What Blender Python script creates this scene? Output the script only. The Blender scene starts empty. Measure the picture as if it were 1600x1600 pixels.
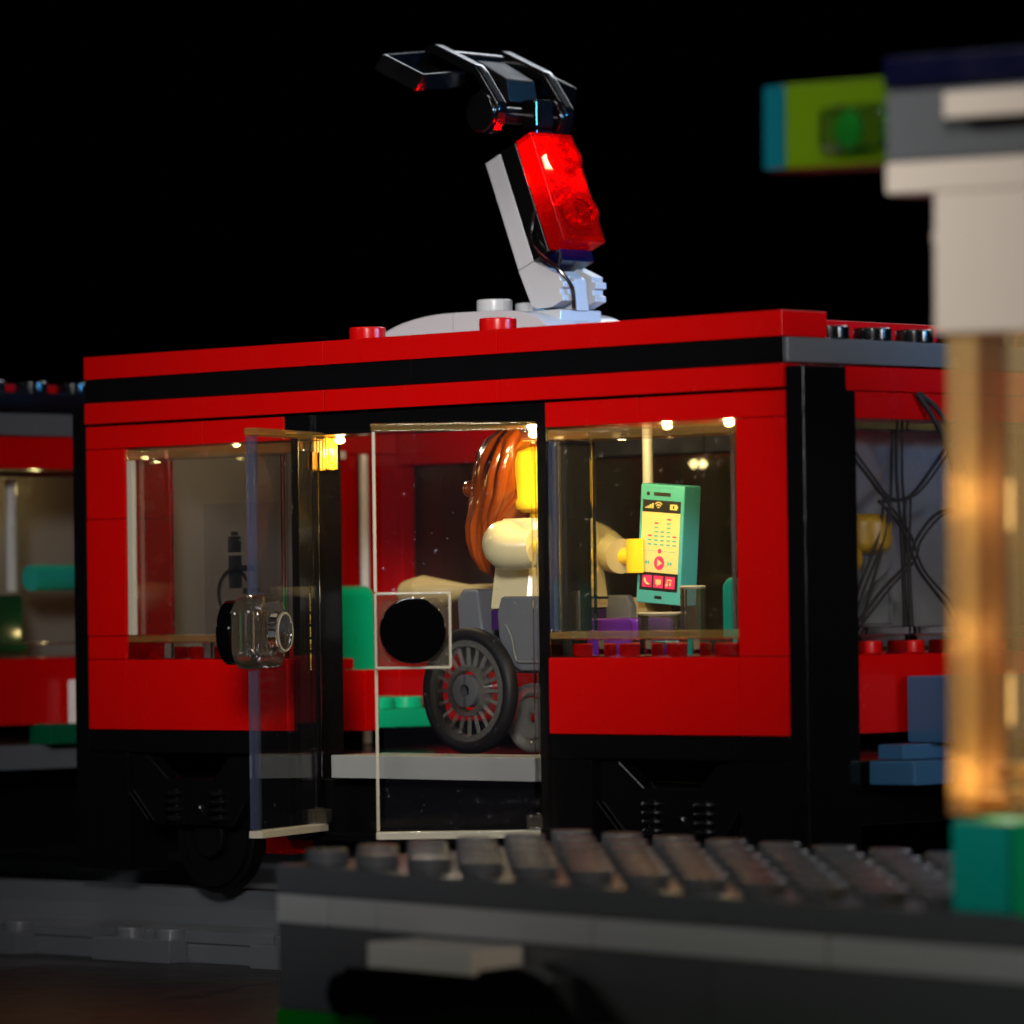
import bpy, bmesh, math, random
from mathutils import Vector, Matrix, Euler
random.seed(7)
R = math.radians
S = bpy.context.scene
COL = S.collection

# ------------------------------------------------------------ camera
CAM_P = (65.906958, -56.759254, 1.902235)
YAW, PITCH, ROLL, F1600 = -0.775602, 0.020052, -0.013293, 7874.806
def cam_axes():
    f = Vector((math.sin(YAW)*math.cos(PITCH), math.cos(YAW)*math.cos(PITCH), math.sin(PITCH)))
    r = Vector((math.cos(YAW), -math.sin(YAW), 0)); u = r.cross(f)
    return math.cos(ROLL)*r+math.sin(ROLL)*u, -math.sin(ROLL)*r+math.cos(ROLL)*u, f
cr, cu, cf = cam_axes()
cd = bpy.data.cameras.new('camera'); cam = bpy.data.objects.new('camera', cd); COL.objects.link(cam)
m = Matrix((cr, cu, -cf)).transposed().to_4x4(); m.translation = Vector(CAM_P)
cam.matrix_world = m
cd.sensor_width = 36; cd.lens = F1600/1600*36; cd.clip_start = 1; cd.clip_end = 1000
cd.dof.use_dof = True; cd.dof.focus_distance = 81.5; cd.dof.aperture_fstop = cd.lens*1e-3/0.78
cd.dof.aperture_blades = 9
S.camera = cam

# ------------------------------------------------------------ world, lights, exposure
w = bpy.data.worlds.new('World'); S.world = w; w.use_nodes = True
w.node_tree.nodes['Background'].inputs[0].default_value = (0.0, 0.0, 0.0, 1)
w.node_tree.nodes['Background'].inputs[1].default_value = 0.0
def aim(o, target):
    o.rotation_euler = (Vector(target)-o.location).to_track_quat('-Z', 'Y').to_euler()
def area(name, loc, target, sx, sy, power, col, spread=180):
    l = bpy.data.lights.new(name, 'AREA'); l.shape = 'RECTANGLE'; l.size = sx; l.size_y = sy
    l.energy = power; l.color = col; l.spread = R(spread)
    o = bpy.data.objects.new(name, l); COL.objects.link(o); o.location = loc; aim(o, target); return o
area('key_softbox', (53, -50, 21), (8, 1, 4.4), 13, 10, 780, (1, .98, .97), 17)
area('front_softbox', (-10, -60, 30), (8, 0, 6.5), 20, 14, 230, (1, .98, .97), 20)
area('top_softbox', (10, -14, 52), (8, 2, 8), 18, 14, 330, (1, .90, .88), 26)
area('blue_side_light', (56, 20, 16), (8.5, 3.5, 10), 5, 10, 340, (.05, .42, 1.0), 11)
area('rim_softbox', (-14, 74, 60), (8, 2, 6), 78, 22, 3700, (.88, .93, 1), 44)
area('right_softbox', (74, -14, 42), (18, 0, 5), 24, 18, 240, (1, .95, .93), 40)
area('column_softbox', (4, -60, 30), (28, -9, 3.5), 12, 10, 175, (.97, .96, .94), 14)
area('amber_side_light', (39, -17, 3), (19, -9.3, -1.2), 2.5, 2, 14, (1, .60, .14), 50)
area('end_softbox', (70, 10, 10), (16, 3.5, 3), 8, 8, 85, (1, .97, .98), 14)
def lamp(name, loc, power, col, radius=.1):
    l = bpy.data.lights.new(name, 'POINT'); l.energy = power; l.color = col; l.shadow_soft_size = radius
    o = bpy.data.objects.new(name, l); COL.objects.link(o); o.location = loc; return o
WARM = (1, .76, .30)
lamp('led_lamp', (8.85, 1.95, 4.76), 560, WARM, .10)
lamp('led_lamp', (10.4, 2.3, 5.14), 420, WARM, .08)  # unseen lamp added to light the figure's torso front
lamp('led_lamp', (10.5, .78, 4.70), 50, (1, .66, .2), .06)
lamp('led_lamp', (5.5, .8, 4.62), 22, WARM, .06)
lamp('cabin_fill', (4.4, 3.6, 5.15), 240, (1, .80, .55), .10)  # unseen fill added to brighten the cabin interior
lamp('led_lamp', (12.45, 1.25, 4.66), 200, WARM, .07)
lamp('led_lamp', (13.75, 1.25, 4.66), 200, WARM, .07)
lamp('led_lamp', (2.2, 1.5, 4.66), 30, WARM, .07)
S.view_settings.view_transform = 'Standard'; S.view_settings.look = 'None'
S.view_settings.exposure = 0; S.view_settings.gamma = 1
S.render.engine = 'CYCLES'
cy = S.cycles
cy.use_denoising = True
cy.max_bounces = 16; cy.transmission_bounces = 14; cy.transparent_max_bounces = 24; cy.glossy_bounces = 6
cy.diffuse_bounces = 4; cy.sample_clamp_indirect = 6; cy.blur_glossy = .5

# ------------------------------------------------------------ materials
def nodes_of(name):
    m = bpy.data.materials.new(name); m.use_nodes = True
    nt = m.node_tree; return m, nt, nt.nodes['Principled BSDF']
def plastic(name, col, rough=.22, bump=.02, spec=.5, emit=None, dust=.25):
    m, nt, b = nodes_of(name)
    b.inputs['Base Color'].default_value = (*col, 1)
    b.inputs['Specular IOR Level'].default_value = spec
    tc = nt.nodes.new('ShaderNodeTexCoord')
    n = nt.nodes.new('ShaderNodeTexNoise'); n.inputs['Scale'].default_value = 2.2; n.inputs['Detail'].default_value = 6
    nt.links.new(tc.outputs['Object'], n.inputs['Vector'])
    mr = nt.nodes.new('ShaderNodeMapRange'); mr.inputs[3].default_value = rough*.75; mr.inputs[4].default_value = rough*1.35
    nt.links.new(n.outputs['Fac'], mr.inputs[0]); nt.links.new(mr.outputs[0], b.inputs['Roughness'])
    n2 = nt.nodes.new('ShaderNodeTexNoise'); n2.inputs['Scale'].default_value = 1.3; n2.inputs['Detail'].default_value = 3
    nt.links.new(tc.outputs['Object'], n2.inputs['Vector'])
    bp = nt.nodes.new('ShaderNodeBump'); bp.inputs['Strength'].default_value = bump; bp.inputs['Distance'].default_value = .5
    nt.links.new(n2.outputs['Fac'], bp.inputs['Height']); nt.links.new(bp.outputs[0], b.inputs['Normal'])
    # tiny dust specks sitting on the plastic
    if dust:
        v = nt.nodes.new('ShaderNodeTexNoise'); v.inputs['Scale'].default_value = 26; v.inputs['Detail'].default_value = 2
        nt.links.new(tc.outputs['Object'], v.inputs['Vector'])
        r2 = nt.nodes.new('ShaderNodeMapRange'); r2.inputs[1].default_value = .765; r2.inputs[2].default_value = .80
        r2.inputs[3].default_value = 0; r2.inputs[4].default_value = dust
        nt.links.new(v.outputs['Fac'], r2.inputs[0])
        mx = nt.nodes.new('ShaderNodeMix'); mx.data_type = 'RGBA'
        mx.inputs[6].default_value = (*col, 1); mx.inputs[7].default_value = (.35, .33, .3, 1)
        nt.links.new(r2.outputs[0], mx.inputs[0]); nt.links.new(mx.outputs[2], b.inputs['Base Color'])
    if emit:
        b.inputs['Emission Color'].default_value = (*emit[0], 1); b.inputs['Emission Strength'].default_value = emit[1]
    return m
def glass(name, col=(1, 1, 1), rough=0.0, ior=1.5):
    m, nt, b = nodes_of(name); nt.nodes.remove(b)
    g = nt.nodes.new('ShaderNodeBsdfGlass'); g.inputs[0].default_value = (*col, 1); g.inputs[1].default_value = rough; g.inputs[2].default_value = ior
    nt.links.new(g.outputs[0], nt.nodes['Material Output'].inputs[0]); return m
def pane_mat(name, tint=(.97, .97, .97), diff=.004, refl=1.0, specks=.5, dcol=(.7, .65, .6)):
    m, nt, b = nodes_of(name); nt.nodes.remove(b)
    N = nt.nodes.new; L = nt.links.new
    t = N('ShaderNodeBsdfTransparent'); t.inputs[0].default_value = (*tint, 1)
    g = N('ShaderNodeBsdfGlossy'); g.inputs[1].default_value = .03
    fr = N('ShaderNodeFresnel'); fr.inputs[0].default_value = 1.45
    mul = N('ShaderNodeMath'); mul.operation = 'MULTIPLY'; mul.inputs[1].default_value = refl; L(fr.outputs[0], mul.inputs[0])
    m1 = N('ShaderNodeMixShader'); L(mul.outputs[0], m1.inputs[0]); L(t.outputs[0], m1.inputs[1]); L(g.outputs[0], m1.inputs[2])
    tc = N('ShaderNodeTexCoord')
    n = N('ShaderNodeTexNoise'); n.inputs['Scale'].default_value = 9; n.inputs['Detail'].default_value = 4; L(tc.outputs['Object'], n.inputs['Vector'])
    r = N('ShaderNodeMapRange'); r.inputs[1].default_value = .70; r.inputs[2].default_value = .76; r.inputs[3].default_value = diff; r.inputs[4].default_value = specks
    L(n.outputs['Fac'], r.inputs[0])
    d = N('ShaderNodeBsdfDiffuse'); d.inputs[0].default_value = (*dcol, 1)
    m2 = N('ShaderNodeMixShader'); L(r.outputs[0], m2.inputs[0]); L(m1.outputs[0], m2.inputs[1]); L(d.outputs[0], m2.inputs[2])
    L(m2.outputs[0], nt.nodes['Material Output'].inputs[0]); return m
def emis(name, col, s):
    m, nt, b = nodes_of(name); nt.nodes.remove(b)
    e = nt.nodes.new('ShaderNodeEmission'); e.inputs[0].default_value = (*col, 1); e.inputs[1].default_value = s
    nt.links.new(e.outputs[0], nt.nodes['Material Output'].inputs[0]); return m
M = dict(
    red=plastic('red_plastic', (.38, .0008, .0008), .24, .02, .28),
    black=plastic('black_plastic', (.0022, .0022, .0026), .16, dust=.05),
    cable=plastic('cable_sleeve', (.018, .014, .013), .6, .02, .3, dust=0),
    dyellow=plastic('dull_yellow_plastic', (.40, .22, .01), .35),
    black_matt=plastic('black_rubber', (.004, .004, .004), .5, .02, .18, dust=.1),
    lgrey=plastic('light_grey_plastic', (.36, .37, .38)),
    floor_grey=plastic('grey_floor_plastic', (.22, .225, .21)),
    dgrey=plastic('dark_grey_plastic', (.075, .08, .088)),
    mgrey=plastic('medium_grey_plastic', (.16, .165, .165), .3),
    panel=plastic('grey_partition', (.11, .098, .095), .45),
    white=plastic('white_plastic', (.62, .60, .56)),
    cream=plastic('cream_plastic', (.66, .56, .46)),
    green=plastic('green_plastic', (.0, .36, .15), .3, .02, .3),
    dgreen=plastic('bright_green_plastic', (.0, .22, .01), .35, .02, .2),
    teal=plastic('teal_plastic', (.0, .34, .28), .3, .02, .3),
    aqua=plastic('aqua_phone_plastic', (.06, .33, .33), .35, .02, .3),
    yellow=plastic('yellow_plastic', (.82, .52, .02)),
    orange=plastic('orange_brown_plastic', (.145, .026, .002), .14),
    purple=plastic('purple_plastic', (.10, .02, .26)),
    dpurple=plastic('dark_purple_plastic', (.03, .008, .06)),
    tan=plastic('tan_plastic', (.36, .27, .11)),
    navy=plastic('navy_plastic', (.001, .0012, .018)),
    lime=plastic('lime_plastic', (.065, .12, .0)),
    dteal=plastic('dark_turquoise_plastic', (.0, .07, .09)),
    blue=plastic('sand_blue_plastic', (.03, .09, .18)),
    clear=glass('clear_plastic', (.97, .98, 1)),
    pane=pane_mat('clear_pane', diff=.002, refl=.4, specks=.2),
    doorpane=pane_mat('door_pane', (.97, .97, .975), .003, .25, .30, (.30, .28, .42)),
    tred=None,
    torange=None, led=emis('led_chip', (1, .72, .25), 16), rled=emis('red_led_chip', (1, .16, .10), 500),
    skin_print=plastic('warm_yellow_print', (.85, .62, .12), dust=0), ink=plastic('black_ink', (.006, .006, .008), .4, dust=0),
    screen=plastic('pale_yellow_screen', (.62, .52, .20), .3, dust=0), pink=plastic('pink_ink', (.62, .03, .13), .4, dust=0),
    tealink=plastic('teal_ink', (.05, .38, .30), .4, dust=0),
)
def tinted(name, col, diff, s=.5):
    m, nt, b = nodes_of(name); nt.nodes.remove(b); N = nt.nodes.new; L = nt.links.new
    t = N('ShaderNodeBsdfTransparent'); t.inputs[0].default_value = (*col, 1)
    g = N('ShaderNodeBsdfGlossy'); g.inputs[1].default_value = .05
    fr = N('ShaderNodeFresnel'); fr.inputs[0].default_value = 1.5
    d = N('ShaderNodeBsdfTranslucent'); d.inputs[0].default_value = (*diff, 1)
    d2 = N('ShaderNodeBsdfDiffuse'); d2.inputs[0].default_value = (*diff, 1)
    a0 = N('ShaderNodeMixShader'); a0.inputs[0].default_value = .5; L(d.outputs[0], a0.inputs[1]); L(d2.outputs[0], a0.inputs[2])
    a = N('ShaderNodeMixShader'); a.inputs[0].default_value = s; L(t.outputs[0], a.inputs[1]); L(a0.outputs[0], a.inputs[2])
    h = N('ShaderNodeMath'); h.operation = 'MULTIPLY'; h.inputs[1].default_value = .45; L(fr.outputs[0], h.inputs[0])
    c = N('ShaderNodeMixShader'); L(h.outputs[0], c.inputs[0]); L(a.outputs[0], c.inputs[1]); L(g.outputs[0], c.inputs[2])
    L(c.outputs[0], nt.nodes['Material Output'].inputs[0]); return m
M['tred'] = tinted('transparent_red_plastic', (1, .04, .03), (1, .012, .01), .13)
M['torange'] = pane_mat('transparent_amber_plastic', (.93, .78, .56), .22, .6, .4, (.95, .72, .34))
M['knob'] = pane_mat('clear_knob_plastic', (.86, .86, .88), .02, 1.6, .2, (.85, .7, .45))
M['spoke'] = pane_mat('clear_spoke_plastic', (.84, .84, .84), .065, 1.5, .3, (.8, .76, .66))
M['glowstud'] = pane_mat('pale_amber_plastic', (.95, .8, .5), .5, .6, .5, (.95, .82, .42))
M['void'] = plastic('matt_black_wheel', (.0012, .0012, .0012), .6, .02, .08, dust=0)
M['ebony'] = plastic('gloss_black_button', (.001, .001, .001), .03, .0, .35, dust=0)
M['edge'] = pane_mat('clear_edge_gold_lit', (.86, .84, .84), .06, .8, .30, (.88, .55, .13))  # gold in the colour stands in for LED light along clear edges
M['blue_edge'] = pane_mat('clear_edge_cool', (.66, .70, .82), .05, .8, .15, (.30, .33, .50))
M['lit_edge'] = pane_mat('clear_edge_lit', (.6, .6, .6), .30, .8, .5, (.9, .84, .66))  # pale colour paints light piped along clear plastic edges
M['darkpane'] = pane_mat('glow_tinted_rear_pane', (.5, .5, .5), .04, .6, .4, (.34, .27, .13))  # olive colour paints the yellow LED reflection into neutral glass

# ------------------------------------------------------------ helpers
class MB:
    """collects shapes into one bmesh with material slots"""
    def __init__(s): s.bm = bmesh.new(); s.mats = []
    def mi(s, m):
        if m not in s.mats: s.mats.append(m)
        return s.mats.index(m)
    def _in(s, b, m, M4=None):
        if M4 is not None: b.transform(M4)
        i = s.mi(m)
        for f in b.faces: f.material_index = i
        me = bpy.data.meshes.new('t'); b.to_mesh(me); b.free(); s.bm.from_mesh(me); bpy.data.meshes.remove(me)
    def box(s, x0, x1, y0, y1, z0, z1, m, bev=.025, M4=None):
        b = bmesh.new(); bmesh.ops.create_cube(b, size=1)
        for v in b.verts:
            v.co = Vector(((x0+x1)/2+v.co.x*(x1-x0), (y0+y1)/2+v.co.y*(y1-y0), (z0+z1)/2+v.co.z*(z1-z0)))
        if bev: bmesh.ops.bevel(b, geom=list(b.edges), offset=min(bev, .45*min(abs(x1-x0), abs(y1-y0), abs(z1-z0))), segments=2, affect='EDGES', profile=.5)
        s._in(b, m, M4); return s
    def cyl(s, c, r, h, m, axis='Z', n=40, bev=.03, r2=None, M4=None):
        """axis cylinder, c = centre of its base"""
        b = bmesh.new(); bmesh.ops.create_cone(b, cap_ends=True, segments=n, radius1=r, radius2=r if r2 is None else r2, depth=h)
        bmesh.ops.translate(b, verts=b.verts, vec=(0, 0, h/2))
        if bev:
            eds = [e for e in b.edges if len(e.link_faces) == 2 and any(len(f.verts) > 4 for f in e.link_faces)]
            bmesh.ops.bevel(b, geom=eds, offset=min(bev, .4*h, .4*r), segments=3, affect='EDGES', profile=.5)
        if axis == 'X': b.transform(Matrix.Rotation(R(90), 4, 'Y'))
        if axis == 'Y': b.transform(Matrix.Rotation(R(-90), 4, 'X'))
        b.transform(Matrix.Translation(c)); s._in(b, m, M4); return s
    def stud(s, x, y, z, m, M4=None): return s.cyl((x, y, z), .3, .21, m, bev=.03, M4=M4)
    def prism(s, pts, axis, a0, a1, m, bev=.02, M4=None):
        """polygon pts (u,v) extruded along axis; axis Y: (x,z), axis Z: (x,y), axis X: (y,z)"""
        b = bmesh.new()
        def P(u, v, a): return {'Y': (u, a, v), 'Z': (u, v, a), 'X': (a, u, v)}[axis]
        A = [b.verts.new(P(u, v, a0)) for u, v in pts]; B = [b.verts.new(P(u, v, a1)) for u, v in pts]
        n = len(pts)
        b.faces.new(A); b.faces.new(B[::-1])
        for i in range(n): b.faces.new((A[i], B[i], B[(i+1) % n], A[(i+1) % n]))
        bmesh.ops.recalc_face_normals(b, faces=b.faces)
        if bev: bmesh.ops.bevel(b, geom=list(b.edges), offset=bev, segments=2, affect='EDGES', profile=.5, clamp_overlap=True)
        s._in(b, m, M4); return s
    def ring(s, c, ro, ri, h, m, axis='Z', n=56, a0=0, a1=360, M4=None):
        b = bmesh.new(); full = abs(a1-a0) >= 360
        k = n if full else n+1
        rows = []
        for i in range(k):
            a = R(a0+(a1-a0)*i/n); cx, sy = math.cos(a), math.sin(a)
            rows.append([b.verts.new((r*cx, r*sy, z)) for r, z in ((ro, 0), (ro, h), (ri, h), (ri, 0))])
        for i in range(n):
            p, q = rows[i], rows[(i+1) % k]
            for j in range(4): b.faces.new((p[j], q[j], q[(j+1) % 4], p[(j+1) % 4]))
        if not full:
            b.faces.new(rows[0]); b.faces.new(rows[-1][::-1])
        bmesh.ops.recalc_face_normals(b, faces=b.faces)
        if axis == 'X': b.transform(Matrix.Rotation(R(90), 4, 'Y'))
        if axis == 'Y': b.transform(Matrix.Rotation(R(-90), 4, 'X'))
        b.transform(Matrix.Translation(c)); s._in(b, m, M4); return s
    def torus(s, c, rm, rt, m, axis='Y', n=72, k=16, sy=1.0, M4=None):
        b = bmesh.new(); rows = []
        for i in range(n):
            a = 2*math.pi*i/n; row = []
            for j in range(k):
                t = 2*math.pi*j/k; rr = rm+rt*math.cos(t)
                row.append(b.verts.new((rr*math.cos(a), rr*math.sin(a), rt*sy*math.sin(t))))
            rows.append(row)
        for i in range(n):
            for j in range(k): b.faces.new((rows[i][j], rows[(i+1) % n][j], rows[(i+1) % n][(j+1) % k], rows[i][(j+1) % k]))
        if axis == 'X': b.transform(Matrix.Rotation(R(90), 4, 'Y'))
        if axis == 'Y': b.transform(Matrix.Rotation(R(-90), 4, 'X'))
        b.transform(Matrix.Translation(c)); s._in(b, m, M4); return s
    def tube(s, pts, rad, m, k=12, smooth=6, flat=1.0, M4=None):
        """swept tube through pts; rad a number or one per point"""
        P = [Vector(p) for p in pts]; rr = rad if isinstance(rad, (list, tuple)) else [rad]*len(P)
        if smooth > 1:
            Q, q = [], []
            for i in range(len(P)-1):
                p0, p1, p2, p3 = P[max(i-1, 0)], P[i], P[i+1], P[min(i+2, len(P)-1)]
                for j in range(smooth):
                    t = j/smooth
                    Q.append(.5*((2*p1)+(-p0+p2)*t+(2*p0-5*p1+4*p2-p3)*t*t+(-p0+3*p1-3*p2+p3)*t**3)); q.append(rr[i]*(1-t)+rr[i+1]*t)
            Q.append(P[-1]); q.append(rr[-1]); P, rr = Q, q
        b = bmesh.new(); rows = []
        T0 = (P[1]-P[0]).normalized(); up = Vector((0, 0, 1)) if abs(T0.z) < .9 else Vector((0, 1, 0))
        nrm = (up-T0*up.dot(T0)).normalized()
        for i, p in enumerate(P):
            T = (P[min(i+1, len(P)-1)]-P[max(i-1, 0)]).normalized()
            nrm = (nrm-T*nrm.dot(T)).normalized(); bi = T.cross(nrm)
            rows.append([b.verts.new(p+rr[i]*(math.cos(2*math.pi*j/k)*nrm+flat*math.sin(2*math.pi*j/k)*bi)) for j in range(k)])
        for i in range(len(rows)-1):
            for j in range(k): b.faces.new((rows[i][j], rows[i][(j+1) % k], rows[i+1][(j+1) % k], rows[i+1][j]))
        b.faces.new(rows[0][::-1]); b.faces.new(rows[-1])
        bmesh.ops.recalc_face_normals(b, faces=b.faces)
        s._in(b, m, M4); return s
    def ball(s, c, rx, ry, rz, m, n=32, M4=None):
        b = bmesh.new(); bmesh.ops.create_uvsphere(b, u_segments=n, v_segments=n//2, radius=1)
        b.transform(Matrix.Translation(c) @ Matrix.Diagonal((rx, ry, rz, 1))); s._in(b, m, M4); return s
    def loft(s, rings, m, M4=None):
        b = bmesh.new(); rows = [[b.verts.new(p) for p in r] for r in rings]; k = len(rings[0])
        for i in range(len(rows)-1):
            for j in range(k): b.faces.new((rows[i][j], rows[i][(j+1) % k], rows[i+1][(j+1) % k], rows[i+1][j]))
        b.faces.new(rows[0][::-1]); b.faces.new(rows[-1])
        bmesh.ops.recalc_face_normals(b, faces=b.faces); s._in(b, m, M4); return s
    def build(s, name, parent=None, ang=35, label=None):
        me = bpy.data.meshes.new(name); s.bm.to_mesh(me); s.bm.free()
        for m in s.mats: me.materials.append(m)
        for p in me.polygons: p.use_smooth = True
        me.set_sharp_from_angle(angle=R(ang))
        o = bpy.data.objects.new(name, me); COL.objects.link(o)
        wn = o.modifiers.new('even_shading', 'WEIGHTED_NORMAL'); wn.keep_sharp = True; wn.weight = 80
        if parent: o.parent = parent
        if label: o['label'] = label
        return o
def tag(o, label=None, cat=None, group=None, kind=None):
    if label: o['label'] = label
    if cat: o['category'] = cat
    if group: o['group'] = group
    if kind: o['kind'] = kind
    return o
def empty(name, label, cat, loc=(0, 0, 0), group=None):
    o = bpy.data.objects.new(name, None); COL.objects.link(o); o.location = loc; o.empty_display_size = .5
    return tag(o, label, cat, group)
G = .004   # hairline gap between bricks

# ------------------------------------------------------------ setting: the dark glossy table
t = MB(); t.box(-90, 90, -70, 90, -4.35, -3.95, plastic('dark_table_top', (.003, .001, .001), .34, .05, .5), bev=0)
tag(t.build('ground'), kind='structure')

# ------------------------------------------------------------ track
trk = empty('train_track', 'straight grey toy train track lying on the dark table under the tram', 'track', (4, 4, -3.95))
def tb(): return MB()
def off(o, par):  # children are built in world coordinates; keep them there under a moved empty
    o.location = -par.location; return o
for yc in (1.15, 6.85):
    m_ = MB()
    prof = [(-.62, -3.62), (.62, -3.62), (.62, -3.52), (.26, -3.40), (.16, -3.26), (.16, -2.99), (.26, -2.9), (.26, -2.72), (-.26, -2.72), (-.26, -3.05), (-.34, -3.32), (-.62, -3.44)]
    for x0 in (-44, -28, -12, 4, 20):
        m_.prism([(yc+u, v) for u, v in prof], 'X', x0+G, x0+16-G, M['dgrey'], .012)
    off(m_.build('rail', trk), trk)
m_ = MB()
m_.box(-44, 36, .42, 7.5, -3.95, -3.63, M['dgrey'], .02)
off(m_.build('track_bed', trk), trk)
for k in range(-9, 9):
    x0 = 4*k
    m_ = MB(); m_.box(x0, x0+2, 0, .42, -3.95, -3.55, M['dgrey'], .02)
    for i in (0, 1): m_.stud(x0+.5+i, .5, -3.6, M['dgrey'])
    if x0 > -30: off(m_.build('sleeper', trk), trk)

# ------------------------------------------------------------ tram body
tram = empty('tram_car', 'red toy tram car with black stripe, folded-out clear doors and roof pantograph', 'tram', (8, 4, -2.7))
def tp(mb, name, **k): return off(mb.build(name, tram, **k), tram)
red, blk = M['red'], M['black']

# front wall, brick by brick (1 deep)
m_ = MB()
def bricks(m_, xs, z0, z1, y0=0, y1=1, mat=None, jog=.006):
    for a, b in zip(xs[:-1], xs[1:]):
        m_.box(a+G, b-G, y0+random.uniform(-jog, jog), y1, z0+G, z1-G, mat or red, .016)
bricks(m_, [0, 1, 5], 0, 1.2)
bricks(m_, [0, 1], 1.2, 1.6); bricks(m_, [0, 1], 1.6, 3.6); bricks(m_, [0, 1], 3.6, 4.8)
bricks(m_, [0, 3, 5], 4.8, 5.2)
for i in range(4): m_.stud(1.5+i, .5, 1.2, red)
tp(m_, 'front_wall')
m_ = MB(); bricks(m_, [11, 15, 16], 0, 1.2); bricks(m_, [15, 16], 1.2, 4.8); bricks(m_, [11, 13, 16], 4.8, 5.2)
for i in range(4): m_.stud(11.5+i, .5, 1.2, red)
tp(m_, 'front_wall')
m_ = MB()
bricks(m_, [0, 6, 10, 16], 5.235, 5.6, -.03, 1)
m_.box(.05, 15.95, .4, 1.0, 5.13, 5.24, M['black_matt'], 0)  # unseen backing strip added to stop lamp light leaking through the seam
tp(m_, 'lintel_band')
m_ = MB(); bricks(m_, [0, 8, 16], 5.6, 6.0, -.0, 8, M['black']); 
tp(m_, 'roof_stripe')
# end of the studded roof plate, black end face greyed to paint reflected light, shows past the roof tiles
m_ = MB(); m_.box(15.2, 16.03, 1.02, 7, 6.0, 6.004, M['black'], 0)
for j in range(1, 7): m_.stud(15.62, j+.5, 6.0, M['black'])
m_.box(16.0, 16.06, .02, 7.98, 5.615, 5.99, M['dgrey'], .02)
tp(m_, 'roof_end_plate')
m_ = MB()
bricks(m_, [0, 6, 10, 16], 6.0, 6.4, -.04, 1)
bricks(m_, [0, 6, 10, 16], 6.0, 6.4, 7, 8.04)
m_.box(0, 15, 1.01, 6.99, 6.0, 6.36, red, .02)
m_.stud(6.5, .5, 6.4, red); m_.stud(9.5, .5, 6.4, red)
tp(m_, 'roof_tiles')
# rear wall with two wide windows
m_ = MB()
bricks(m_, [0, 4, 8, 12, 16], 0, 1.2, 7, 8); bricks(m_, [0, 3], 4.6, 5.6, 7, 8); bricks(m_, [3, 8, 16], 4.6, 5.6, 7, 8, M['black_matt'])
bricks(m_, [0, .6], 1.2, 4.6, 7, 8); bricks(m_, [15, 16], 1.2, 4.6, 7, 8)
tp(m_, 'rear_wall')
m_ = MB(); m_.box(.6, 15, 7.3, 7.42, 1.2, 4.6, M['darkpane'], 0); tp(m_, 'rear_window')
# end walls
for side, x0, x1 in (('l', 0, .5), ('r', 15.5, 16)):
    m_ = MB()
    m_.box(x0, x1, 1.01, 6.99, 0, 1.2, red, .016)
    if side == 'r':
        for i in range(5): m_.stud(15.75, 2+i, 1.2, red)
        tp(m_, 'end_wall'); m_ = MB()
    m_.box(x0, x1, 1.01, 6.99, 4.8, 5.21, red, .016); m_.box(x0, x1, 1.01, 6.99, 5.22, 5.59, red, .016)
    if side == 'l':
        m_.box(x0, x1, 1.01, 1.30, 1.21, 4.79, red, .016); m_.box(x0, x1, 5.6, 6.99, 1.21, 4.79, red, .016)
    tp(m_, 'end_wall' if side == 'l' else 'end_lintel')
m_ = MB(); m_.box(.1, .25, 1.31, 5.59, 1.21, 4.79, M['panel'], .01); tp(m_, 'grey_partition')
# the glazed right-hand end: clear panel with a deep foot
m_ = MB(); m_.box(15.86, 15.9, 1.4, 6.99, 1.62, 4.7, M['pane'], 0); tp(m_, 'end_window_pane')
m_ = MB(); m_.box(15.52, 15.98, 1.4, 6.9, 4.62, 4.78, M['clear'], .03); m_.box(15.52, 15.98, 1.4, 1.5, 1.63, 4.61, M['clear'], .02); m_.box(15.52, 15.98, 1.4, 6.9, 1.50, 1.62, M['clear'], .03)
m_.box(15.9, 15.98, 1.4, 6.9, 1.22, 1.49, M['clear'], .02); tp(m_, 'end_window_frame')
m_ = MB(); m_.box(14.84, 14.9, 1.02, 6.9, 1.3, 4.7, plastic('pale_grey_partition', (.17, .16, .165), .5), .01); tp(m_, 'grey_partition')
# corner columns
for x0, x1 in ((-.36, -.01), (16.01, 16.37)):
    m_ = MB(); m_.box(x0, x1, 0, 1.0, -2.4, 5.56, blk, .03); tp(m_, 'corner_column')
m_ = MB(); m_.box(16.01, 16.2, 1.02, 1.4, -2.3, 5.2, blk, .02); tp(m_, 'corner_column')
# skirt, floor, underframe
m_ = MB()
m_.box(0, 5, .02, .9, -.38, -.01, blk, .02); m_.box(11, 16, .02, .9, -.38, -.01, blk, .02)
m_.box(0, 1.0, .0, .9, -2.4, -.39, blk, .02); m_.box(15, 16, 0, .9, -2.4, -.39, blk, .02); m_.box(4.02, 5, 0.01, .9, -1.64, -.39, blk, .02); m_.box(11, 11.9, .01, .9, -1.64, -.39, blk, .02)
m_.box(5.3, 10.7, .5, 7.5, -2.1, -.78, blk, .03)
m_.box(0, 16, 1.2, 7.98, -1.4, -.77, blk, .03)
m_.box(0, 16, 7.1, 8, -2.3, -1.42, blk, .03)
tp(m_, 'underframe')
m_ = MB(); m_.box(0.02, 15.98, 1.4, 6.98, -.76, -.42, M['black'], .01); m_.box(5.9, 10.78, .12, 1.39, -.76, -.38, M['floor_grey'], .02); tp(m_, 'floor')
m_ = MB(); m_.box(.02, 15.98, 1.02, 6.98, 5.3, 5.58, M['black_matt'], .01); tp(m_, 'ceiling')
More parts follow.
